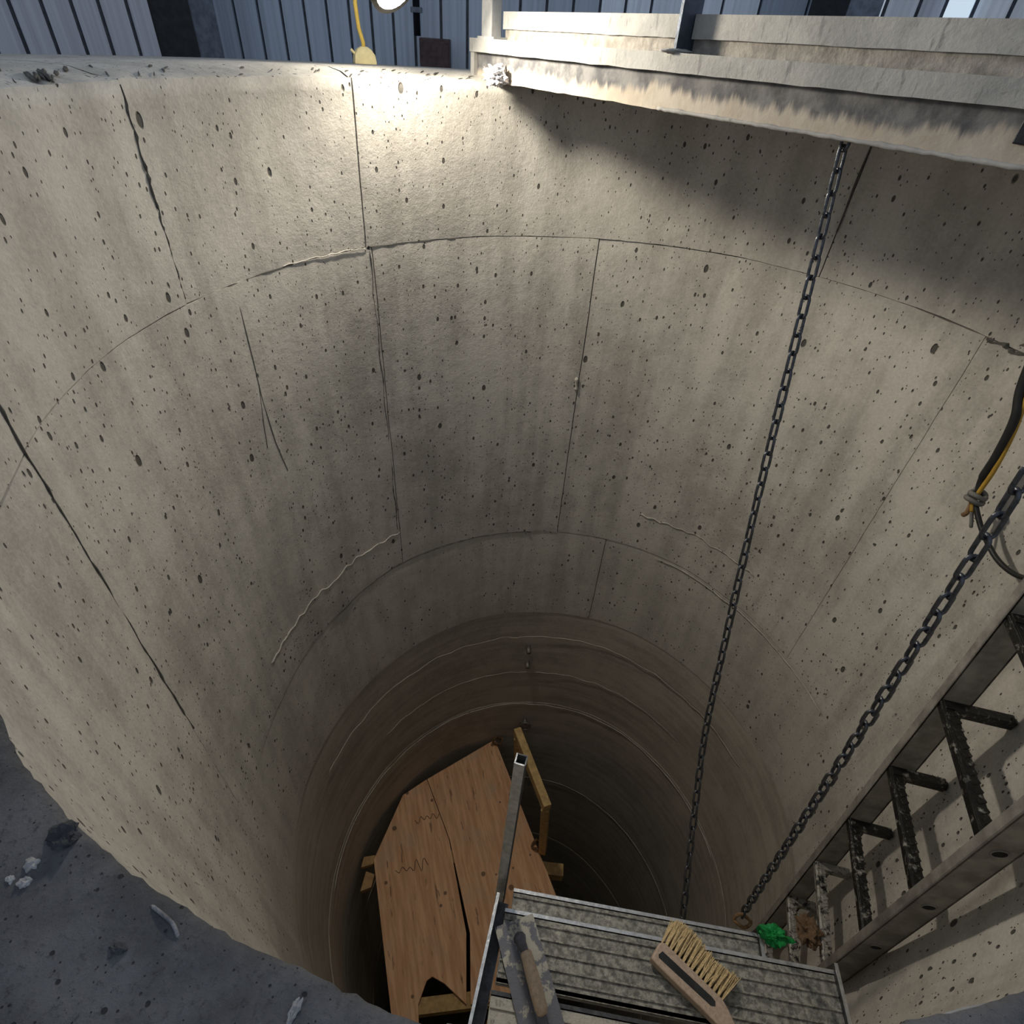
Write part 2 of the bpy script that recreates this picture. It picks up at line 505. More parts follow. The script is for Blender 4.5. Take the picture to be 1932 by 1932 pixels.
# bottom of the shaft
fb = MB(); fb.v = [tuple(polar(t, 1.2, -6.7)) for t in range(-180, 180, 10)]; fb.f = [tuple(range(35, -1, -1))]
struct(obj('floor', fb, M_JOINT))

# fins of mortar squeezed out of the joints, ridges running round the lower rings
def fin(pts, r, mat, name='mortar_ridge'):
    path = []
    for th, z in pts:
        path.append(polar(th, radius(th, z) - .0005 + .0015 * noise.noise(Vector((th * .5, z * 9, 1))), z + .002 * noise.noise(Vector((th * .8, 4, 1)))))
    rr = [r * (.55 + .9 * abs(noise.noise(Vector((p.x * 9, p.y * 9, p.z * 9))))) for p in path]
    rr[0] = rr[-1] = r * .2
    return obj(name, MB().tube(path, rr, 6), mat, wall_shaft, smooth=True)
def arc(a, b, z, n=40, w=.004):
    return [(a + (b - a) * i / n, z + w * noise.noise(Vector((a + i * .35, z, 2)))) for i in range(n + 1)]
fin(arc(-73, -57, -.418), .0022, M_UP)
fin(arc(-100, -56, -1.615, 60, .02), .004, M_LOW)
fin(arc(8, 40, -1.60, 40, .02), .003, M_LOW)
fin(arc(15, 70, -1.83, 60), .003, M_LOW)
fin(arc(-95, 60, -2.65, 90, .02), .0035, M_DEEP)
fin(arc(-70, 40, -3.02, 70, .02), .003, M_DEEP)
fin(arc(-110, 70, -3.40, 90, .01), .004, M_LOW)
fin(arc(-100, 80, -4.49, 90, .01), .004, M_LOW)
fin([(-13.0 + .25 * i / 10, -.95 - .06 * i / 10) for i in range(11)], .012, M_MID, 'mortar_lump')
def crack(pts, w=.0018):
    path = [polar(th, radius(th, z) + .0012, z) for th, z in pts]
    return obj('crack', MB().tube(path, w, 4), M_JOINT, wall_shaft)
crack([(-82.2, -.47), (-82.3, -.62), (-82.6, -.75), (-82.2, -.9), (-81.2, -1.02)])
crack([(-82.5, -.7), (-83.6, -.82), (-84.2, -.90)], .0015)
def groove(pts, w, seed=1):
    path = [polar(th + .12 * noise.noise(Vector((i * .6, seed, 0))), radius(th, z) + .0010, z) for i, (th, z) in enumerate(pts)]
    rr = [w * (.25 + 1.5 * abs(noise.noise(Vector((i * .43, seed, 7))))) for i in range(len(path))]
    return obj('open_joint', MB().tube(path, rr, 5), M_JOINT, wall_shaft)
groove([(-91 + .1 * math.sin(i), -.006 - i * .0103) for i in range(40)], .0042, 2)
groove([(-125 + .1 * math.sin(i), -.05 - i * .02) for i in range(60)], .0042, 3)
groove([(56.3 + i * .5, -.423 - .004 * math.sin(i * .9)) for i in range(22)], .0065, 4)
groove([(61 + i * .5, -.405 + .006 * math.sin(i * 1.3)) for i in range(12)], .009, 5)
groove([(-86 + i, -.421) for i in range(16)], .003, 6)
groove([(-56 + i, -.421) for i in range(17)], .0028, 7)
groove([(-56.5 + .15 * math.sin(i * .7), -.43 - i * .022) for i in range(54)], .0024, 8)
groove([(-80 + i * 1.4, -1.815) for i in range(44)], .005, 9)
crack([(27.9 + .07 * math.sin(i), -.02 - i * .03) for i in range(10)], .003)

g_ = MB(); rg_ = random.Random(11)
for i in range(46):
    th = rg_.uniform(-104, -36) if i > 12 else rg_.uniform(-100, -93); r0 = 1.05 + rg_.uniform(.006, .09); L_g = rg_.uniform(.012, .035); w_g = rg_.uniform(.0012, .003) * (1.7 if i < 13 else 1)
    z_ = lambda r: _interp([(1.05, .0), (1.068, .003), (1.105, .0095), (1.15, .0137), (1.3, .0168)], r) + .0005
    n_g = 5
    g_.tube([polar(th + k * .25 + .1 * rg_.random(), r0 + L_g * k / n_g, z_(r0 + L_g * k / n_g)) for k in range(n_g + 1)], [w_g * q for q in (.2, .8, 1, .9, .6, .2)], 5)
go_ = obj('rim_gouges', g_, M_JOINT, wall_shaft); go_['kind'] = 'stuff'

# ------------------------------------------------------------------ near floor with the round opening
EDGE = [(-223, 1.01), (-205, .990), (-202, .992), (-200, .996), (-188, 1.03), (-175, 1.058), (-173, 1.059), (-168, 1.068), (-163, 1.077),
        (-160, 1.082), (-154, 1.090), (-145, 1.085), (-137, 1.07)]
fm = MB(); rows = []
radii = [0, .004, .01, .02, .035, .05, .065, .08, .1, .12, .14, .17, .2, .25, .3, .4, .6, 1.0, 2.0, 5.5]
ths = []
t_ = -276.0
while t_ <= -149.5: ths.append(t_); t_ += .5
for th in ths:
    e = _interp(EDGE, th) - .003 if th > -223 else 1.012
    if th < -274.9 or th > -137.6: pass
    e += .0022 * noise.noise(Vector((th * .45, 0, 1))) + .0016 * noise.noise(Vector((th * 1.6, 0, 4))) + .0016 * noise.noise(Vector((th * 3.9, 0, 8)))
    row = []
    q = polar(th, e - .001, -.425); row.append(len(fm.v)); fm.v.append(tuple(q))
    for k, dr in enumerate(radii):
        p = polar(th, e + dr, -.42)
        n = .006 * noise.noise(p * 9) + .004 * noise.noise(p * 28) + .003 * noise.noise(p * 70)
        w_ = min(1, dr / .09)
        p.z += n * w_ + (1 - w_) * abs(n) * .6 + .002 - (.004 if k == 0 else .001 if k == 1 else 0)
        row.append(len(fm.v)); fm.v.append(tuple(p))
    rows.append(row)
for ra, rb in zip(rows, rows[1:]):
    for j in range(len(ra) - 1):
        fm.f.append((ra[j], ra[j + 1], rb[j + 1], rb[j]))
# the rest of the hall floor, outside the upstand
o_ = len(fm.v); seg = [-150 + 234 * i / 60 for i in range(61)]
for th in seg:
    fm.v.append(tuple(polar(th, R_OUT - .01, -.42))); fm.v.append(tuple(polar(th, 6.6, -.42)))
for i in range(60):
    a = o_ + i * 2; fm.f.append((a, a + 1, a + 3, a + 2))
struct(obj('floor', fm, M_FLOOR, smooth=True))

# ------------------------------------------------------------------ hall cladding
def az_point(deg, d):
    a = math.radians(deg); return Vector((math.sin(a) * d, -1.1088 + math.cos(a) * d, 0))
def line_point(deg, face_deg, dist):
    return az_point(deg, dist / math.cos(math.radians(deg - face_deg)))
def clad_wall(name, p0, p1, cuts, mats, top=2.6, rib=.017):
    """sheet cladding between p0 and p1; cuts are the fractions where one sheet ends and the next begins"""
    d = (p1 - p0); L = d.length; d.normalize(); n = Vector((d.y, -d.x, 0))
    if n.dot(Vector((0, -1.1, 0)) - p0) < 0: n = -n
    w = struct(obj(name, MB().box((p0 + p1) / 2 - n * .05 + Vector((0, 0, (top - .42) / 2)), d * L / 2, n * .02, Vector((0, 0, (top + .42) / 2))), M_RIB))
    for i, (a, b) in enumerate(zip(cuts, cuts[1:])):
        c = p0 + d * (a + b) / 2 * L + Vector((0, 0, (top - .42) / 2))
        hw = (b - a) * L / 2 - rib / 2
        pn = MB().box(c, d * hw, n * .012, Vector((0, 0, (top + .42) / 2)))
        obj('cladding_panel', pn, mats(i), w)
    return w
def frac(px_az, face, dist, p0, p1):
    q = line_point(px_az, face, dist); return (q - p0).dot((p1 - p0).normalized()) / (p1 - p0).length
# left wall
fa, di = -49, 4.3
p0, p1 = line_point(-62, fa, di), line_point(-40.6, fa, di)
azs = [-62, -60.2, -58.4, -56.6, -54.9, -53.3, -51.8, -50.25, -48.66, -46.95, -45.3, -43.75, -42.1, -40.7]
clad_wall('wall_left', p0, p1, [frac(a, fa, di, p0, p1) for a in azs], lambda i: M_CLADL)
# back wall
fa, di = -14, 4.5
p0, p1 = line_point(-37.2, fa, di), line_point(8.0, fa, di)
azs = [-37.0, -35.3, -33.7, -32.1, -30.5, -28.9, -27.3, -25.7, -24.1, -22.5, -20.5, -18.5, -16.5, -14.5, -12.5, -10.5, -8.5, -6.6, -4.7, -2.2, .4, 3.0, 6.2, 7.9]
clad_wall('wall_back', p0, p1, [frac(a, fa, di, p0, p1) for a in azs], lambda i: M_CLADB if 16 <= i <= 20 else M_CLAD)
# right wall
fa, di = 20, 4.3
p0, p1 = line_point(11.0, fa, di), line_point(36, fa, di)
azs = [11.2, 13.2, 14.7, 16.4, 18.4, 20.4, 22.4, 24.5, 26.5, 29, 32, 36]
wr = clad_wall('wall_right', p0, p1, [frac(a, fa, di, p0, p1) for a in azs], lambda i: M_CLADG if i != 1 else M_CLADL)
# translucent roof-light sheet in the right wall
M_ROOFLIGHT = Mat('translucent_sheet', .4); M_ROOFLIGHT.color((.75, .85, .92))
M_ROOFLIGHT.b.inputs['Emission Color'].default_value = (.72, .88, 1, 1); M_ROOFLIGHT.b.inputs['Emission Strength'].default_value = .55
q0, q1 = line_point(14.8, fa, di - .045), line_point(16.25, fa, di - .045)
d = (q1 - q0); nn = Vector((d.y, -d.x, 0)).normalized()
struct(obj('window_1', MB().box((q0 + q1) / 2 + Vector((0, 0, .9)), d / 2, nn * .008, (0, 0, 1.3)), M_ROOFLIGHT.m))

def column(name, a0, a1, split, dist, label):
    t = thing(name, label, 'column', az_point((a0 + a1) / 2, dist) + Vector((0, 0, -.42)))
    pts = [az_point(a0, dist), az_point(split, dist), az_point(a1, dist + .08)]
    for (u, v), mt, nm in (((pts[0], pts[1]), M_DARKST, 'web'), ((pts[1], pts[2]), M_DARKST2, 'flange')):
        dd = v - u; n_ = Vector((-dd.y, dd.x, 0)).normalized()
        obj(nm, MB().box((u + v) / 2 + n_ * .04 + Vector((0, 0, 1.0)), dd / 2, n_ * .035, (0, 0, 1.42)), mt, t)
column('steel_column', -41.6, -36.6, -38.2, 4.35, 'dark steel column in the corner between the left and back cladding walls')
column('steel_column', 6.4, 11.0, 8.9, 4.25, 'dark steel column behind the beam, beside the bright translucent sheet')

# brown board and conduit on the back wall
q = line_point(-21.0, -14, 4.36)
dd = Vector((math.cos(math.radians(14)), math.sin(math.radians(14)) , 0))
dd = (line_point(-19.9, -14, 4.36) - line_point(-22.2, -14, 4.36)); hw = dd.length / 2; dd.normalize(); nn = Vector((dd.y, -dd.x, 0))
b = thing('junction_cabinet', 'dark brown cabinet low against the blue back wall, left of the beam end', 'cabinet', q + Vector((0, 0, -.42)))
obj('body', MB().box(q + Vector((0, 0, -.17)), dd * hw, nn * .05, (0, 0, .25)), M_BROWN, b, bevel=.006)
obj('door', MB().box(q + nn * .055 + Vector((0, 0, -.17)), dd * hw * .94, nn * .006, (0, 0, .236)), M_BROWN, b, bevel=.003)
q = line_point(-22.35, -14, 4.34)
c = thing('conduit_pipe', 'thin dark conduit rising from the brown cabinet on the back wall', 'pipe', q + Vector((0, 0, .08)))
obj('pipe', MB().tube([q + Vector((0, 0, z)) for z in (.085, .8, 1.6, 2.4)], .02, 10), M_DARKST, c, smooth=True)
obj('clip', MB().box(q + Vector((0, 0, .2)), dd * .03, nn * .03, (0, 0, .012)), M_DARKST2, c)

M_FLANGE = mat_splash('splashed_flange', (.28, .28, .265), (.39, .38, .355))
# ------------------------------------------------------------------ beam across the shaft
U = Vector((.74, -.673, 0)).normalized(); N = Vector((.673, .74, 0)).normalized(); B0 = Vector((.256, .104, 0))
Z = Vector((0, 0, 1))
T0, T1 = -1.245, 2.55
beam = thing('cross_beam', 'mortar-splashed grey steel beam laid across the shaft mouth', 'beam', B0 + U * T0)
def bbox(t0, t1, s0, s1, z0, z1):
    return (B0 + U * (t0 + t1) / 2 + N * (s0 + s1) / 2 + Z * (z0 + z1) / 2, U * (t1 - t0) / 2, N * (s1 - s0) / 2, Z * (z1 - z0) / 2)
def ragged(t0, t1, s0, s1, z0, z1, seed, amp=.003, n=120):
    """a long plate whose lower edge is crusted with mortar"""
    mb = MB()
    for i in range(n + 1):
        t = t0 + (t1 - t0) * i / n
        e = amp * (noise.noise(Vector((t * 14, seed, 0))) + .7 * noise.noise(Vector((t * 45, seed, 3))))
        for s, z in ((s0, z0 - e), (s0, (z0 + z1) / 2), (s0, z1), (s1, z1), (s1, z0)):
            mb.v.append(tuple(B0 + U * t + N * s + Z * z))
    for i in range(n):
        for j in range(5):
            a, b_ = i * 5 + j, i * 5 + (j + 1) % 5
            mb.f.append((a, a + 5, b_ + 5, b_))
    mb.f += [(0, 1, 2, 3, 4), tuple(n * 5 + k for k in (4, 3, 2, 1, 0))]
    return mb
obj('web', ragged(T0 + .02, T1, .0, .012, .0015, .070, 2), M_WEB, beam)
obj('top_flange', ragged(T0, T1, -.016, .10, .066, .097, 5, .0015), M_FLANGE, beam)
obj('bottom_flange', MB().box(*bbox(T0 + .02, T1, .012, .10, .001, .010)), M_BEAM, beam)
obj('end_plate', MB().box(*bbox(T0, T0 + .02, -.012, .10, .001, .066)), M_BEAM, beam)
cl = obj('web_dark_patch', MB().box(*bbox(.232, .33, -.004, .0, .028, .060)), M_DARKST, beam, bevel=.003)  # made-up plate standing in for a dark patch in the web
obj('crust', MB().tube([B0 + U * (-.45 + i * .012) + N * .001 + Z * (.003 + .002 * noise.noise(Vector((i * .7, 0, 0)))) for i in range(75)],
    [.0035 + .0035 * abs(noise.noise(Vector((i * .9, 3, 0)))) for i in range(75)], 6), M_BEAM, beam, smooth=True)

dk = thing('walkway_deck', 'grey walkway deck behind the beam, roofing the far right of the shaft', 'deck', B0 + U * -.5 + N * .8)
for i in range(7):
    obj('deck_board', MB().box(*bbox(-1.2, .42, .105 + i * .25, .105 + i * .25 + .244, .012, .05)), M_BEAM, dk)
def kick(t0, t1, label):
    k = thing('toe_board', label, 'toe board', B0 + U * t0 + Z * .097)
    obj('plate', ragged(t0, t1, .035, .045, .097, .157, t0, .0), M_KICKLOW, k)
    obj('upper_strip', ragged(t0, t1, .026, .035, .120, .157, t0 + 4, .0012), M_KICK, k)
    return k
kick(-1.13, -.432, 'pale toe board on the beam between the grey and the dark post')
kick(-.417, 2.5, 'long spattered toe board on the beam right of the dark post')
p = thing('guard_post', 'pale grey guard post standing at the left end of the beam', 'post', B0 + U * -1.17 + Z * .097)
obj('shaft', MB().box(*bbox(-1.205, -1.15, .0, .035, .097, .9)), M_POSTL, p, bevel=.003)
obj('foot_plate', MB().box(*bbox(-1.21, -1.12, -.01, .045, .097, .102)), M_POSTL, p)
p = thing('guard_post', 'blue-black angle-steel guard post rising from the beam', 'post', B0 + U * -.42 + Z * .097)
obj('angle_leg', MB().box(*bbox(-.428, -.421, -.008, .046, .097, .9)), M_POSTD, p)
obj('angle_leg', MB().box(*bbox(-.462, -.428, .046, .053, .097, .9)), M_POSTD, p)
obj('weld_crust', MB().blob(B0 + U * -.418 + N * -.008 + Z * .099, (.035, .012, .004), .5, 3, 4, 2), M_BEAM, p, smooth=True)

tag(obj('plastic_wad', MB().blob((-.555, .80, .018), (.030, .030, .022), .75, 4, 2.5, 5), M_WAD), 'crumpled pale plastic wad on the rim under the beam end', 'wad')

# ------------------------------------------------------------------ yellow extension cord on the far rim
pb = polar(-45.3, 1.535, 0)
ext = thing('extension_cord', 'yellow extension cord hanging down to a plug block on the far rim', 'cord', pb)
obj('cord', MB().tube([pb + Vector(v) for v in ((.0, 0, .05), (.0, 0, .065), (-.008, -.006, .10), (-.012, -.008, .16), (-.006, -.004, .24), (-.012, -.01, .4), (-.012, -.01, .8), (-.012, -.01, 1.6))], .0065, 8), M_YEL, ext, smooth=True)
sk = MB()
a = math.radians(-45); du = Vector((math.cos(a), -math.sin(a) * -1, 0)); du = Vector((.80, .60, 0)); dv = Vector((-.60, .80, 0))
vs = []
for (hw_, hd, z) in ((.034, .022, .004), (.036, .023, .014), (.033, .021, .034), (.022, .016, .048), (.010, .010, .055)):
    vs += [pb + du * sx * hw_ + dv * sy * hd + Z * z for sx, sy in ((-1, -1), (1, -1), (1, 1), (-1, 1))]
fs = [(3, 2, 1, 0), (16, 17, 18, 19)]
for l in range(4):
    for k in range(4): fs.append((l * 4 + k, l * 4 + (k + 1) % 4, l * 4 + 4 + (k + 1) % 4, l * 4 + 4 + k))
sk.add(vs, fs)
obj('plug_block', sk, M_YELPALE, ext, bevel=.003)
obj('prong', MB().tube([pb + du * -.030 + Z * .035, pb + du * -.042 + Z * .046], .004, 6), M_YELPALE, ext)

# ------------------------------------------------------------------ the work lamp that lights the shaft
M_LAMP = Mat('lamp_glass'); M_LAMP.color((1, 1, 1))
M_LAMP.b.inputs['Emission Color'].default_value = (1.0, .91, .76, 1)
LR = .050
M_LAMP.b.inputs['Emission Strength'].default_value = LAMP_RADIANCE
lamp = thing('work_lamp', 'round work floodlight hanging above the far rim, aimed down into the shaft', 'lamp', LAMP_POS)
lx = LAMP_DIR.orthogonal().normalized(); ly = LAMP_DIR.cross(lx)
gl = MB(); gl.add([LAMP_POS + (lx * math.cos(2 * PI * k / 24) + ly * math.sin(2 * PI * k / 24)) * LR for k in range(24)], [tuple(range(24))])
obj('lens', gl, M_LAMP.m, lamp)
obj('housing', MB().tube([LAMP_POS - LAMP_DIR * d_ for d_ in (.001, .03, .06, .075)], [.062, .062, .045, .02], 24), M_CABLE, lamp, smooth=True)
obj('fill_bulb', MB().blob(LAMP_POS + Vector((-.070, .035, .012)), (.016, .016, .016), 0, 2), M_LAMP.m, lamp, smooth=True)  # unseen extra bulb, added as all-round fill light beside the floodlight
obj('bracket', MB().tube([LAMP_POS - LAMP_DIR * .05 + Z * .03, LAMP_POS - LAMP_DIR * .05 + Z * .14], .008, 8), M_CABLE, lamp, smooth=True)
obj('cable', MB().tube([LAMP_POS - LAMP_DIR * .05 + Z * z for z in (.13, .8, 1.8)], .005, 8), M_CABLE, lamp, smooth=True)

# ------------------------------------------------------------------ chains
PITCH = .034
def link_mesh():
    path = []; L = PITCH / 2 - .0052; w = .0078
    for i in range(9): t = PI * i / 8; path.append((math.cos(t) * w, 0, L + math.sin(t) * w))
    for i in range(9): t = PI + PI * i / 8; path.append((math.cos(t) * w, 0, -L + math.sin(t) * w))
    return MB().tube(path, .0030, 7, closed=True).mesh('chain_link', M_CHAIN)
LINK = link_mesh()
for poly in LINK.polygons: poly.use_smooth = True
def chain(label, pts, roll0=0):
    P = [Vector(p) for p in pts]
    root = thing('hanging_chain', label, 'chain', P[0])
    # resample at one link pitch
    samples = [P[0]]; rest = PITCH; i = 0; cur = P[0].copy()
    while i < len(P) - 1:
        seg = P[i + 1] - cur
        if seg.length >= rest:
            cur = cur + seg.normalized() * rest; samples.append(cur.copy()); rest = PITCH
        else:
            rest -= seg.length; cur = P[i + 1].copy(); i += 1
    for k, (a_, b_) in enumerate(zip(samples, samples[1:])):
        d_ = (b_ - a_).normalized()
        o = bpy.data.objects.new('chain_link', LINK); COL.objects.link(o)
        x = d_.cross(Vector((.83, .55, 0))).normalized()
        y = d_.cross(x).normalized()
        ang = roll0 + (k % 2) * PI / 2 + random.uniform(-.16, .16)
        xr = x * math.cos(ang) + y * math.sin(ang); yr = d_.cross(xr).normalized()
        mw = Matrix((xr, yr, d_)).transposed().to_4x4(); mw.translation = (a_ + b_) / 2
        o.parent = root; o.matrix_parent_inverse = Matrix.Translation(-root.location); o.matrix_basis = mw
    return root
def cat(pts, n=60):
    """Catmull-Rom through pts"""
    P = [Vector(p) for p in pts]; P = [P[0] * 2 - P[1]] + P + [P[-1] * 2 - P[-2]]; out = []
    for i in range(1, len(P) - 2):
        for k in range(n):
            t = k / n; a_, b_, c_, d_ = P[i - 1:i + 3]
            out.append(.5 * ((2 * b_) + (c_ - a_) * t + (2 * a_ - 5 * b_ + 4 * c_ - d_) * t * t + (3 * b_ - a_ - 3 * c_ + d_) * t ** 3))
    return out + [P[-2]]
chain('dark steel chain slanting from under the beam to the platform, the farther one',
      cat([(.259, .128, .020), (.258, .123, -.025), (.285, .031, -.362), (.313, -.059, -.694), (.345, -.148, -1.022), (.372, -.219, -1.281), (.397, -.335, -1.476), (.418, -.505, -1.655), (.424, -.526, -1.70)]))
chain('dark steel chain hanging close to the ladder, running off the right edge',
      [(.370, -.457, .55), (.439, -.467, -.214), (.5685, -.487, -1.655)], .5)

# ------------------------------------------------------------------ ladder
lad = thing('ladder', 'dusty aluminium ladder with wet black rungs standing against the shaft wall', 'ladder', (.87, -.29, -3.9))
def rail_pt(side, z):   # front corner of a rail on its rung side
    if side == 'far': return Vector((.844 - .053 * (z + 1.04), -.133 + .047 * (z + 1.04), z))
    return Vector((.826 - .053 * (z + 1.04), -.437 + .02 * (z + 1.04), z))
def rail(side):
    zt, zb = .55, -3.9
    a_, b_ = rail_pt(side, zt), rail_pt(side, zb)
    sgn = 1 if side == 'far' else -1
    D = .066; W = .024; th = .004
    mb = MB()
    for (x0, x1, y0, y1) in ((0, th, 0, W * sgn), (D - th, D, 0, W * sgn), (0, D, (W if side == 'near' else .0) * sgn - (th if side == 'near' else 0) * sgn * 1.0, (W if side == 'near' else th) * sgn)):
        vs = []
        for q in (a_, b_):
            vs += [q + Vector((x, y, 0)) for x, y in ((x0, y0), (x1, y0), (x1, y1), (x0, y1))]
        mb.add(vs, [(0, 1, 2, 3), (7, 6, 5, 4), (0, 4, 5, 1), (1, 5, 6, 2), (2, 6, 7, 3), (3, 7, 4, 0)])
    return obj('rail', mb, M_RAIL, lad)
rf = rail('far'); rn = rail('near')
Z_R = [-1.04 + .29 * 3 - .29 * k + .0 for k in range(12)]
for k, z in enumerate(Z_R):
    if z > .5: continue
    a_, b_ = rail_pt('far', z), rail_pt('near', z)
    mb = MB().bar(a_ + Vector((.017, .0, 0)), b_ + Vector((.017, 0, 0)), .026, .026)
    mb.bar(a_ + Vector((.004, 0, .008)), b_ + Vector((.004, 0, .008)), .006, .008)
    n = 15
    for i in range(n):   # serrations of the tread
        q = a_.lerp(b_, (i + .6) / n) + Vector((.0215, 0, .0115))
        mb.box(q, Vector((.0085, .004, 0)), Vector((-.0025, .006, 0)), (0, 0, .0035))
    obj('rung', mb, M_RUNG, lad, bevel=.002)
    th = _ang(Vector((1.0, a_.y, 0))); rw = radius(th, min(z, -.43)) if z < -.42 else 1.02
    xw = math.sqrt(max(.2, rw * rw - (a_.y - .006) ** 2)) - .004
    br = MB().bar(a_ + Vector((.004, -.010, .002)), Vector((xw, a_.y - .008, z + .002)), .024, .028)
    br.blob((xw - .006, a_.y - .010, z + .004), (.008, .012, .016), .5, 2, 3, k)
    obj('wall_bracket', br, M_RUNG, lad, bevel=.002)
    h = b_ + Vector((.036, -.0244, -.004))
    hm = MB(); ring = []
    vs = [h + Vector((math.cos(t) * .0135, 0, math.sin(t) * .0135)) for t in [2 * PI * i / 16 for i in range(16)]]
    hm.add(vs, [tuple(range(16))])
    obj('rung_socket', hm, M_HOLE, lad)
    rg = MB().tube([h + Vector((math.cos(t) * .0145, -.0002, math.sin(t) * .0145)) for t in [2 * PI * i / 16 for i in range(16)]], .0018, 6, closed=True)
    obj('socket_rim', rg, M_RAIL, lad, smooth=True)

# ------------------------------------------------------------------ cables tied to the wall
cab = thing('cable_bundle', 'black and ochre cables knotted together, dangling by the wall above the ladder', 'cable', (.90, .297, -.73))
obj('black_cable', MB().tube(cat([(.845, .44, -.03), (.855, .42, -.22), (.874, .373, -.441), (.888, .336, -.524), (.895, .319, -.619), (.897, .314, -.687), (.904, .297, -.73)], 8),
    [.0105] * 40 + [.0085] * 9), M_CABLE, cab, smooth=True)
obj('ochre_wire', MB().tube(cat([(.858, .425, -.03), (.868, .405, -.22), (.886, .358, -.441), (.898, .326, -.55), (.902, .305, -.65), (.900, .296, -.73), (.904, .281, -.765)], 8), .0055, 8), M_OCHRE, cab, smooth=True)
for dz, rr in ((-.722, .0165), (-.737, .018)):
    obj('tie', MB().tube([(.902 + math.cos(t) * rr, .297 + math.sin(t) * rr, dz + .003 * math.sin(t * 2)) for t in [2 * PI * i / 18 for i in range(18)]], .0065, 8, closed=True), M_KNOT, cab, smooth=True)
obj('cut_end', MB().tube(cat([(.902, .300, -.745), (.903, .292, -.775), (.897, .292, -.79)], 6), [.006] * 12 + [.003]), M_ROPE, cab, smooth=True)
obj('cut_end', MB().tube(cat([(.904, .281, -.764), (.910, .268, -.785), (.914, .260, -.80)], 6), [.0045] * 12 + [.003]), M_KNOT, cab, smooth=True)
obj('tail', MB().tube(cat([(.905, .29, -.745), (.913, .262, -.765), (.923, .224, -.785), (.935, .15, -.800), (.946, .087, -.790), (.952, .04, -.76)], 8), .0065, 8), M_CABLE, cab, smooth=True)

# ------------------------------------------------------------------ hung platform of aluminium planks
DX = Vector((.8, .095, 0)).normalized(); DY = Vector((-.095, .8, 0)).normalized()
def plank(label, far_left, length, width, z, mat, ribs, ends=(.0, .0), end_h=.03, thick=.05, strip=None):
    """deck plank: far_left is its far left top corner; runs along DX and comes nearer by width"""
    A = Vector((far_left[0], far_left[1], z))
    t = thing('deck_plank', label, 'plank', A + DX * length / 2 - DY * width / 2 - Z * thick)
    c = A + DX * length / 2 - DY * width / 2
    obj('deck', MB().box(c - Z * .006, DX * length / 2, DY * width / 2, Z * .006), mat, t, bevel=.001)
    for s, nm in ((0, 'side_beam'), (1, 'side_beam')):
        q = A - DY * (width * s + (.006 if s == 0 else -.006)) + DX * length / 2
        obj(nm, MB().box(q - Z * thick / 2, DX * length / 2, DY * .005, Z * (thick / 2)), M_ALU, t, bevel=.001)
    # bright arris strip along the far edge
    obj('edge_strip', MB().box(A - DY * .004 + DX * length / 2 + Z * .001, DX * length / 2, DY * .004, Z * .0022), strip or M_ALU, t)
    for r in ribs:
        obj('deck_rib', MB().box(A - DY * r + DX * length / 2 + Z * .0022, DX * length / 2 * .995, DY * .0022, Z * .0026), mat, t, bevel=.0008)
    for s, e in ((0, ends[0]), (1, ends[1])):
        if not e: continue
        q = A + DX * (length * s + (-.004 if s == 0 else .004)) - DY * width / 2
        obj('end_plate', MB().box(q + Z * (end_h - thick) / 2, DX * .004, DY * (width / 2 + .012), Z * (end_h + thick) / 2), M_ALUDARK, t)
        obj('end_arris', MB().box(q + Z * (end_h + .001), DX * .004, DY * (width / 2 + .012), Z * .0015), M_ALU, t)
    return t
pl1 = plank('narrow-looking rear aluminium plank at the chain ends, half under the next', (-.033, -.591), .645, .20, -1.66, M_DECK, (.018, .050), (0, 1), .012)
pl2 = plank('middle aluminium plank carrying the trowel and brush', (-.042, -.656), .815, .150, -1.605, M_DECK, (.022, .050, .078, .106, .128), (0, 1), .014, .035)
pl3 = plank('front aluminium plank caked with mortar, nearest the viewer', (-.030, -.820), .50, .12, -1.608, M_DECK2, (.03, .07, .10), (0, 0), .014, .04, M_ALUDARK)
obj('side_plate', MB().bar((-.0665, -.640, -1.605), (-.0575, -.925, -1.605), .006, .085), M_ALUDARK, pl2)
obj('gap_shade_strip', MB().bar((-.052, -.640, -1.630), (-.043, -.925, -1.630), .03, .006), M_ALUDARK, pl2)  # dark strip added to paint the shaded gap between plate and deck
obj('side_plate_arris', MB().bar((-.0665, -.640, -1.5615), (-.0575, -.925, -1.5615), .0075, .003), M_ALU, pl2)

post = thing('corner_upright', 'tall open aluminium channel standing at the far left platform corner', 'post', (-.052, -.60, -1.66))
a_, b_ = Vector((-.060, -.618, -1.70)), Vector((-.060, -.566, -1.00))
for nm, off, w_, h_, mt in (('channel_face', (-.004, -.010, 0), .020, .003, M_ALU), ('channel_back', (-.004, .010, 0), .020, .003, M_ALUDARK), ('channel_lip', (-.0145, 0, 0), .003, .022, M_ALU), ('channel_lip', (.0065, 0, 0), .003, .022, M_ALUDARK)):  # back and right lip take the dark copy, their shade painted in
    o_v = Vector(off)
    obj(nm, MB().bar(a_ + o_v, b_ + o_v, w_, h_, (0, 1, 0)), mt, post)

# pieces under the left end
tag(obj('timber_batten', MB().bar((-.010, -.835, -1.665), (-.030, -.98, -1.68), .022, .03), M_ORANGE, bevel=.002), 'orange timber batten under the left end of the front plank', 'batten')
tag(obj('mortar_board', MB().prism([(-.122, -.905), (-.115, -.893), (-.085, -.890), (-.076, -.900), (-.07, -1.02), (-.16, -1.02)], -1.70, -1.68), M_DECK2, bevel=.004), 'mortar-covered board corner below the front plank, at the bottom edge', 'board')

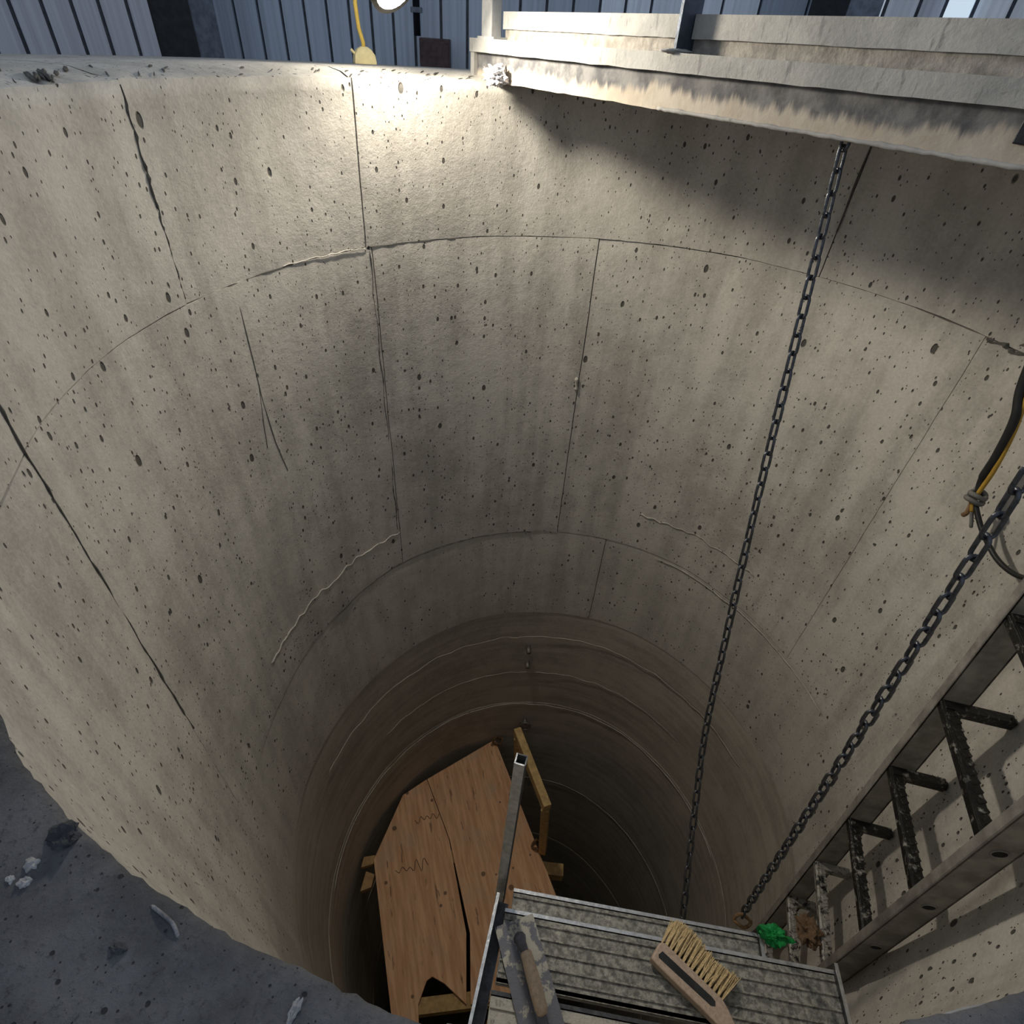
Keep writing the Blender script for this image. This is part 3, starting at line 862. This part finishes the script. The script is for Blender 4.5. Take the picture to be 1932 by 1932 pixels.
# ------------------------------------------------------------------ trowel
tw = thing('plastering_trowel', 'rectangular steel plastering trowel with wooden grip lying on the planks', 'trowel', (.05, -.78, -1.60))
TX = Vector((.084, .054, 0)).normalized(); TY = Vector((-.115, .185, 0)); TY = (TY - TX * TY.dot(TX)).normalized()
O = Vector((-.056, -.706, -1.590))
W_, L_ = .100, .27
vs = []
c0 = O + TX * W_ / 2 - TY * L_ / 2
obj('blade', MB().box(c0, TX * W_ / 2, TY * L_ / 2, Z * .0015), M_BLADE, tw)
g0 = O + TX * .052 - TY * .058; g1 = O + TX * .050 - TY * .20
obj('shank', MB().tube([g0 + TY * .018 + Z * .004, g0 + TY * .012 + Z * .010, g0 + Z * .020, g0 - TY * .018 + Z * .042, g0 - TY * .03 + Z * .046], [.016, .013, .010, .008, .007], 10), M_SHANK, tw, smooth=True)
obj('mounting', MB().box(c0 + Z * .007 + TX * .002, TX * .012, TY * .085, Z * .006), M_SHANK, tw, bevel=.003)
gp = [g0 - TY * s + Z * .046 for s in (.018, .022, .04, .07, .10, .125, .135, .138)]
obj('grip', MB().tube(gp, [.011, .0135, .0145, .0155, .0155, .0145, .012, .006], 16), M_GRIP, tw, smooth=True)

# ------------------------------------------------------------------ brush
br = thing('hand_brush', 'wooden hand brush with straw bristles lying on its side on the planks', 'brush', (.42, -.66, -1.60))
A_ = Vector((.337, -.648, -1.575)); E_ = Vector((.486, -.722, -1.575))
BX = (E_ - A_).normalized(); BY = Vector((-BX.y, BX.x, 0)); LB = (E_ - A_).length
def body_outline():
    P = [(-.004, -.024), (.012, -.026), (LB * .80, -.027), (LB + .02, -.029), (LB + .08, -.040), (LB + .14, -.05)]
    Q = [(LB + .14, -.020), (LB + .08, -.012), (LB + .035, .0), (LB + .012, .014), (LB - .006, .022), (.006, .026), (-.004, .018)]
    return P + Q
def slab(outline, z0, z1):
    pts = [A_ + BX * x + BY * y for x, y in outline]
    return MB().prism([(p_.x, p_.y) for p_ in pts], z0, z1)
obj('body', slab(body_outline(), -1.596, -1.566), M_BRUSHWOOD, br, bevel=.004)
sl = [(.006, -.006), (.010, -.011), (LB - .022, -.008), (LB - .014, -.002), (LB - .018, .006), (LB - .028, .008), (.010, .006)]
obj('slot', slab(sl, -1.567, -1.5652), M_SLOT, br)
bs = MB()
rnd = random.Random(3)
for i in range(1300):
    x = rnd.uniform(.004, LB - .008); z = rnd.uniform(-1.592, -1.570)
    tuft = round(x / .0115) * .0115
    x0 = x * .35 + tuft * .65
    ln = rnd.uniform(.056, .070) + .008 * math.sin(x * 40)
    p0_ = A_ + BX * x0 + BY * .021; p0_.z = z
    p1_ = A_ + BX * (x0 + rnd.gauss(.004, .004) + (x - LB / 2) * .06) + BY * (.021 + ln); p1_.z = z + rnd.gauss(0, .004)
    bs.tube([p0_, p0_.lerp(p1_, .55) + Vector((0, 0, rnd.gauss(0, .001))), p1_], [.0013, .0012, .0006], 3)
bo = obj('bristles', bs, M_BRISTLE, br); bo['kind'] = 'stuff'

# ------------------------------------------------------------------ rags and rope at the platform's right end
tag(obj('green_rag', MB().blob((.640, -.515, -1.635), (.034, .020, .018), .7, 4, 2.0, 11), M_GREEN), 'crumpled bright green cloth at the right end of the rear plank', 'cloth')
tag(obj('brown_rag', MB().blob((.845, -.385, -1.90), (.03, .035, .022), .7, 4, 2.0, 14), M_RAG), 'rust-brown rag on a ladder rung behind the green cloth', 'cloth')
tag(obj('rope_loop', MB().tube([(.568 + math.cos(t) * .020, -.500 + math.sin(t) * .010, -1.648 + math.sin(t) * .012 + .005 * math.cos(3 * t)) for t in [2 * PI * i / 24 for i in range(24)]], .0045, 7, closed=True), M_ROPE, smooth=True),
    'brown rope loop round the lower end of the chain', 'rope')

# ------------------------------------------------------------------ plywood deck far below
ZP = -3.87
ply = thing('plywood_deck', 'orange-brown plywood working deck deep in the shaft', 'deck', (-.4, .1, ZP - .02))
left_sheet = [(-.944, .382), (-.829, .528), (-.548, .207), (-.283, -.232), (-.182, -.531), (-.327, -.480), (-.40, -.47), (-.423, -.495), (-.43, -.60), (-.397, -.672), (-.42, -.80), (-.50, -.80), (-.53, -.709), (-.96, -.032)]
right_sheet = [(-.826, .531), (-.455, .945), (-.445, .930), (.185, .093), (.26, -.02), (.24, -.30), (.046, -.445), (-.16, -.525), (-.262, -.228), (-.544, .209)]
obj('plywood_sheet', MB().prism(left_sheet, ZP - .02, ZP), M_PLY, ply, bevel=.002)
obj('plywood_sheet', MB().prism(right_sheet, ZP - .022, ZP - .002), M_PLY, ply, bevel=.002)
def scribble(x, y, w, h, n, seed):
    rr = random.Random(seed); e1 = Vector((.52, -.85, 0)).cross(Z) * -1; e1.normalize(); e2 = Vector((.52, -.85, 0)).normalized()
    pts = [Vector((x, y, ZP + .0015)) + e1 * (w * i / n) + e2 * (h * (.5 if i % 2 else -.5) * rr.uniform(.1, 1.2)) for i in range(n + 1)]
    obj('pencil_mark', MB().tube(cat(pts, 5), .0016, 4), M_HOLE, ply)
scribble(-.80, .25, .16, .04, 8, 1); scribble(-.80, -.06, .20, .07, 9, 4)
obj('joist', MB().bar((-.95, .05, ZP - .07), (.2, .25, ZP - .07), .07, .09), M_TIMBER, ply)
obj('joist', MB().bar((-.55, -.65, ZP - .07), (.1, -.40, ZP - .07), .07, .09), M_TIMBER, ply)
tag(obj('timber_wedge', MB().prism([(-.965, .0), (-1.03, -.03), (-1.02, -.09), (-.955, -.05)], ZP - .05, ZP - .015), M_PLYEDGE, bevel=.003), 'small timber wedge between deck edge and shaft wall', 'wedge')
tag(obj('timber_wedge', MB().prism([(-.93, -.09), (-.99, -.09), (-.975, -.20), (-.92, -.16)], ZP - .10, ZP - .05), M_PLYEDGE, bevel=.003), 'second timber wedge just below the first at the deck edge', 'wedge')
def knot(p_, label):
    t = MB().tube([(p_[0] + math.cos(t) * .03 * (1 + .3 * math.sin(2 * t)), p_[1] + math.sin(t) * .03, ZP + .02 + .018 * math.sin(3 * t)) for t in [2 * PI * i / 26 for i in range(26)]], .008, 6, closed=True)
    tag(obj('rope_knot', t, M_ROPE, smooth=True), label, 'rope', 'rope lashings on the plywood deck edge')
knot((-.43, .93), 'rope lashing at the far tip of the plywood deck')
knot((-.21, .60), 'rope lashing where the first timber post meets the deck')
knot((.01, .33), 'rope lashing where the nearer timber post meets the deck')

rail_t = thing('timber_guardrail', 'pale timber guardrail on two posts at the plywood deck edge', 'guardrail', (-.1, .45, ZP))
a0, a1 = Vector((-.207, .632, ZP)), Vector((.029, .309, ZP))
h0, h1 = Vector((-.240, .615, -3.13)), Vector((.008, .262, -3.13))
obj('post', MB().bar(a0 + Vector((.02, 0, 0)), h0, .045, .045, (0, 1, 0)), M_TIMBER, rail_t, bevel=.003)
obj('post', MB().bar(a1 + Vector((.02, 0, 0)), h1, .045, .045, (0, 1, 0)), M_TIMBER, rail_t, bevel=.003)
obj('top_rail', MB().bar(h0 + (h0 - h1) * .06 + Vector((0, 0, .03)), h1 + (h1 - h0) * .04 + Vector((0, 0, .03)), .045, .07), M_TIMBER, rail_t, bevel=.003)

# ------------------------------------------------------------------ anchors in the wall
def anchor(th, z, label, eye=False):
    r = radius(th, z) + .008
    q = polar(th, r, z); d_ = polar(th, 1, 0)
    t = thing('wall_anchor', label, 'anchor', q)
    obj('bolt', MB().tube([q + d_ * .01, q - d_ * .045], .014, 8), M_EYE, t, smooth=True)
    if eye:
        s_ = Z.cross(d_).normalized()
        obj('eye', MB().tube([q - d_ * .05 + s_ * math.cos(t_) * .035 + Z * (math.sin(t_) * .045 - .02) for t_ in [2 * PI * i / 18 for i in range(18)]], .009, 6, closed=True), M_EYE, t, smooth=True)
        obj('plate', MB().box(q - d_ * .004 - Z * .055, s_ * .035, d_ * .006, Z * .012), M_EYE, t)
anchor(-16.55, -2.766, 'small bolt in the dark shaft wall, upper of two')
anchor(-16.3, -2.921, 'small bolt in the dark shaft wall, lower of two')
anchor(-14.5, -3.60, 'steel eye anchor in the wall above the timber guardrail', True)

# ------------------------------------------------------------------ rubble on the near floor
def stone(p_, r, label, mat, seed, name='stone'):
    tag(obj(name, MB().blob((p_[0], p_[1], -.42 + r[2] * .55), r, .55, 3, 1.7, seed), mat), label, 'stone')
stone((-.372, -1.022), (.011, .010, .008), 'dark rough lump on the near rim edge, largest of the debris', M_STONED, 1)
stone((-.379, -1.045), (.006, .005, .003), 'pale twin-lobed chip behind the dark lump on the floor', M_STONE, 2)
stone((-.374, -1.057), (.005, .004, .003), 'flat pale chip on the floor below the twin-lobed one', M_STONE, 3)
stone((-.386, -1.058), (.004, .003, .002), 'tiny whitish chip nearest the left picture edge', M_STONE, 6)
stone((-.275, -1.072), (.006, .003, .003), 'narrow dark sliver lying mid-floor beside the shaft edge', M_STONED, 4)
stone((-.136, -1.068), (.0035, .0075, .003), 'white oblong chip at the bottom of the near floor', M_STONE, 5)
stone((.352, -.962), (.005, .004, .003), 'pale chip on the floor in the lower right corner', M_STONE, 8)
tag(obj('mortar_strip', MB().tube(cat([(-.272, -1.043, -.418), (-.258, -1.046, -.416), (-.247, -1.049, -.416), (-.238, -1.055, -.418)], 6), [.0006] + [.0014] * 17 + [.0006], 6), M_STRIP, smooth=True),
    'thin curved strip of dried mortar along the near rim', 'mortar')
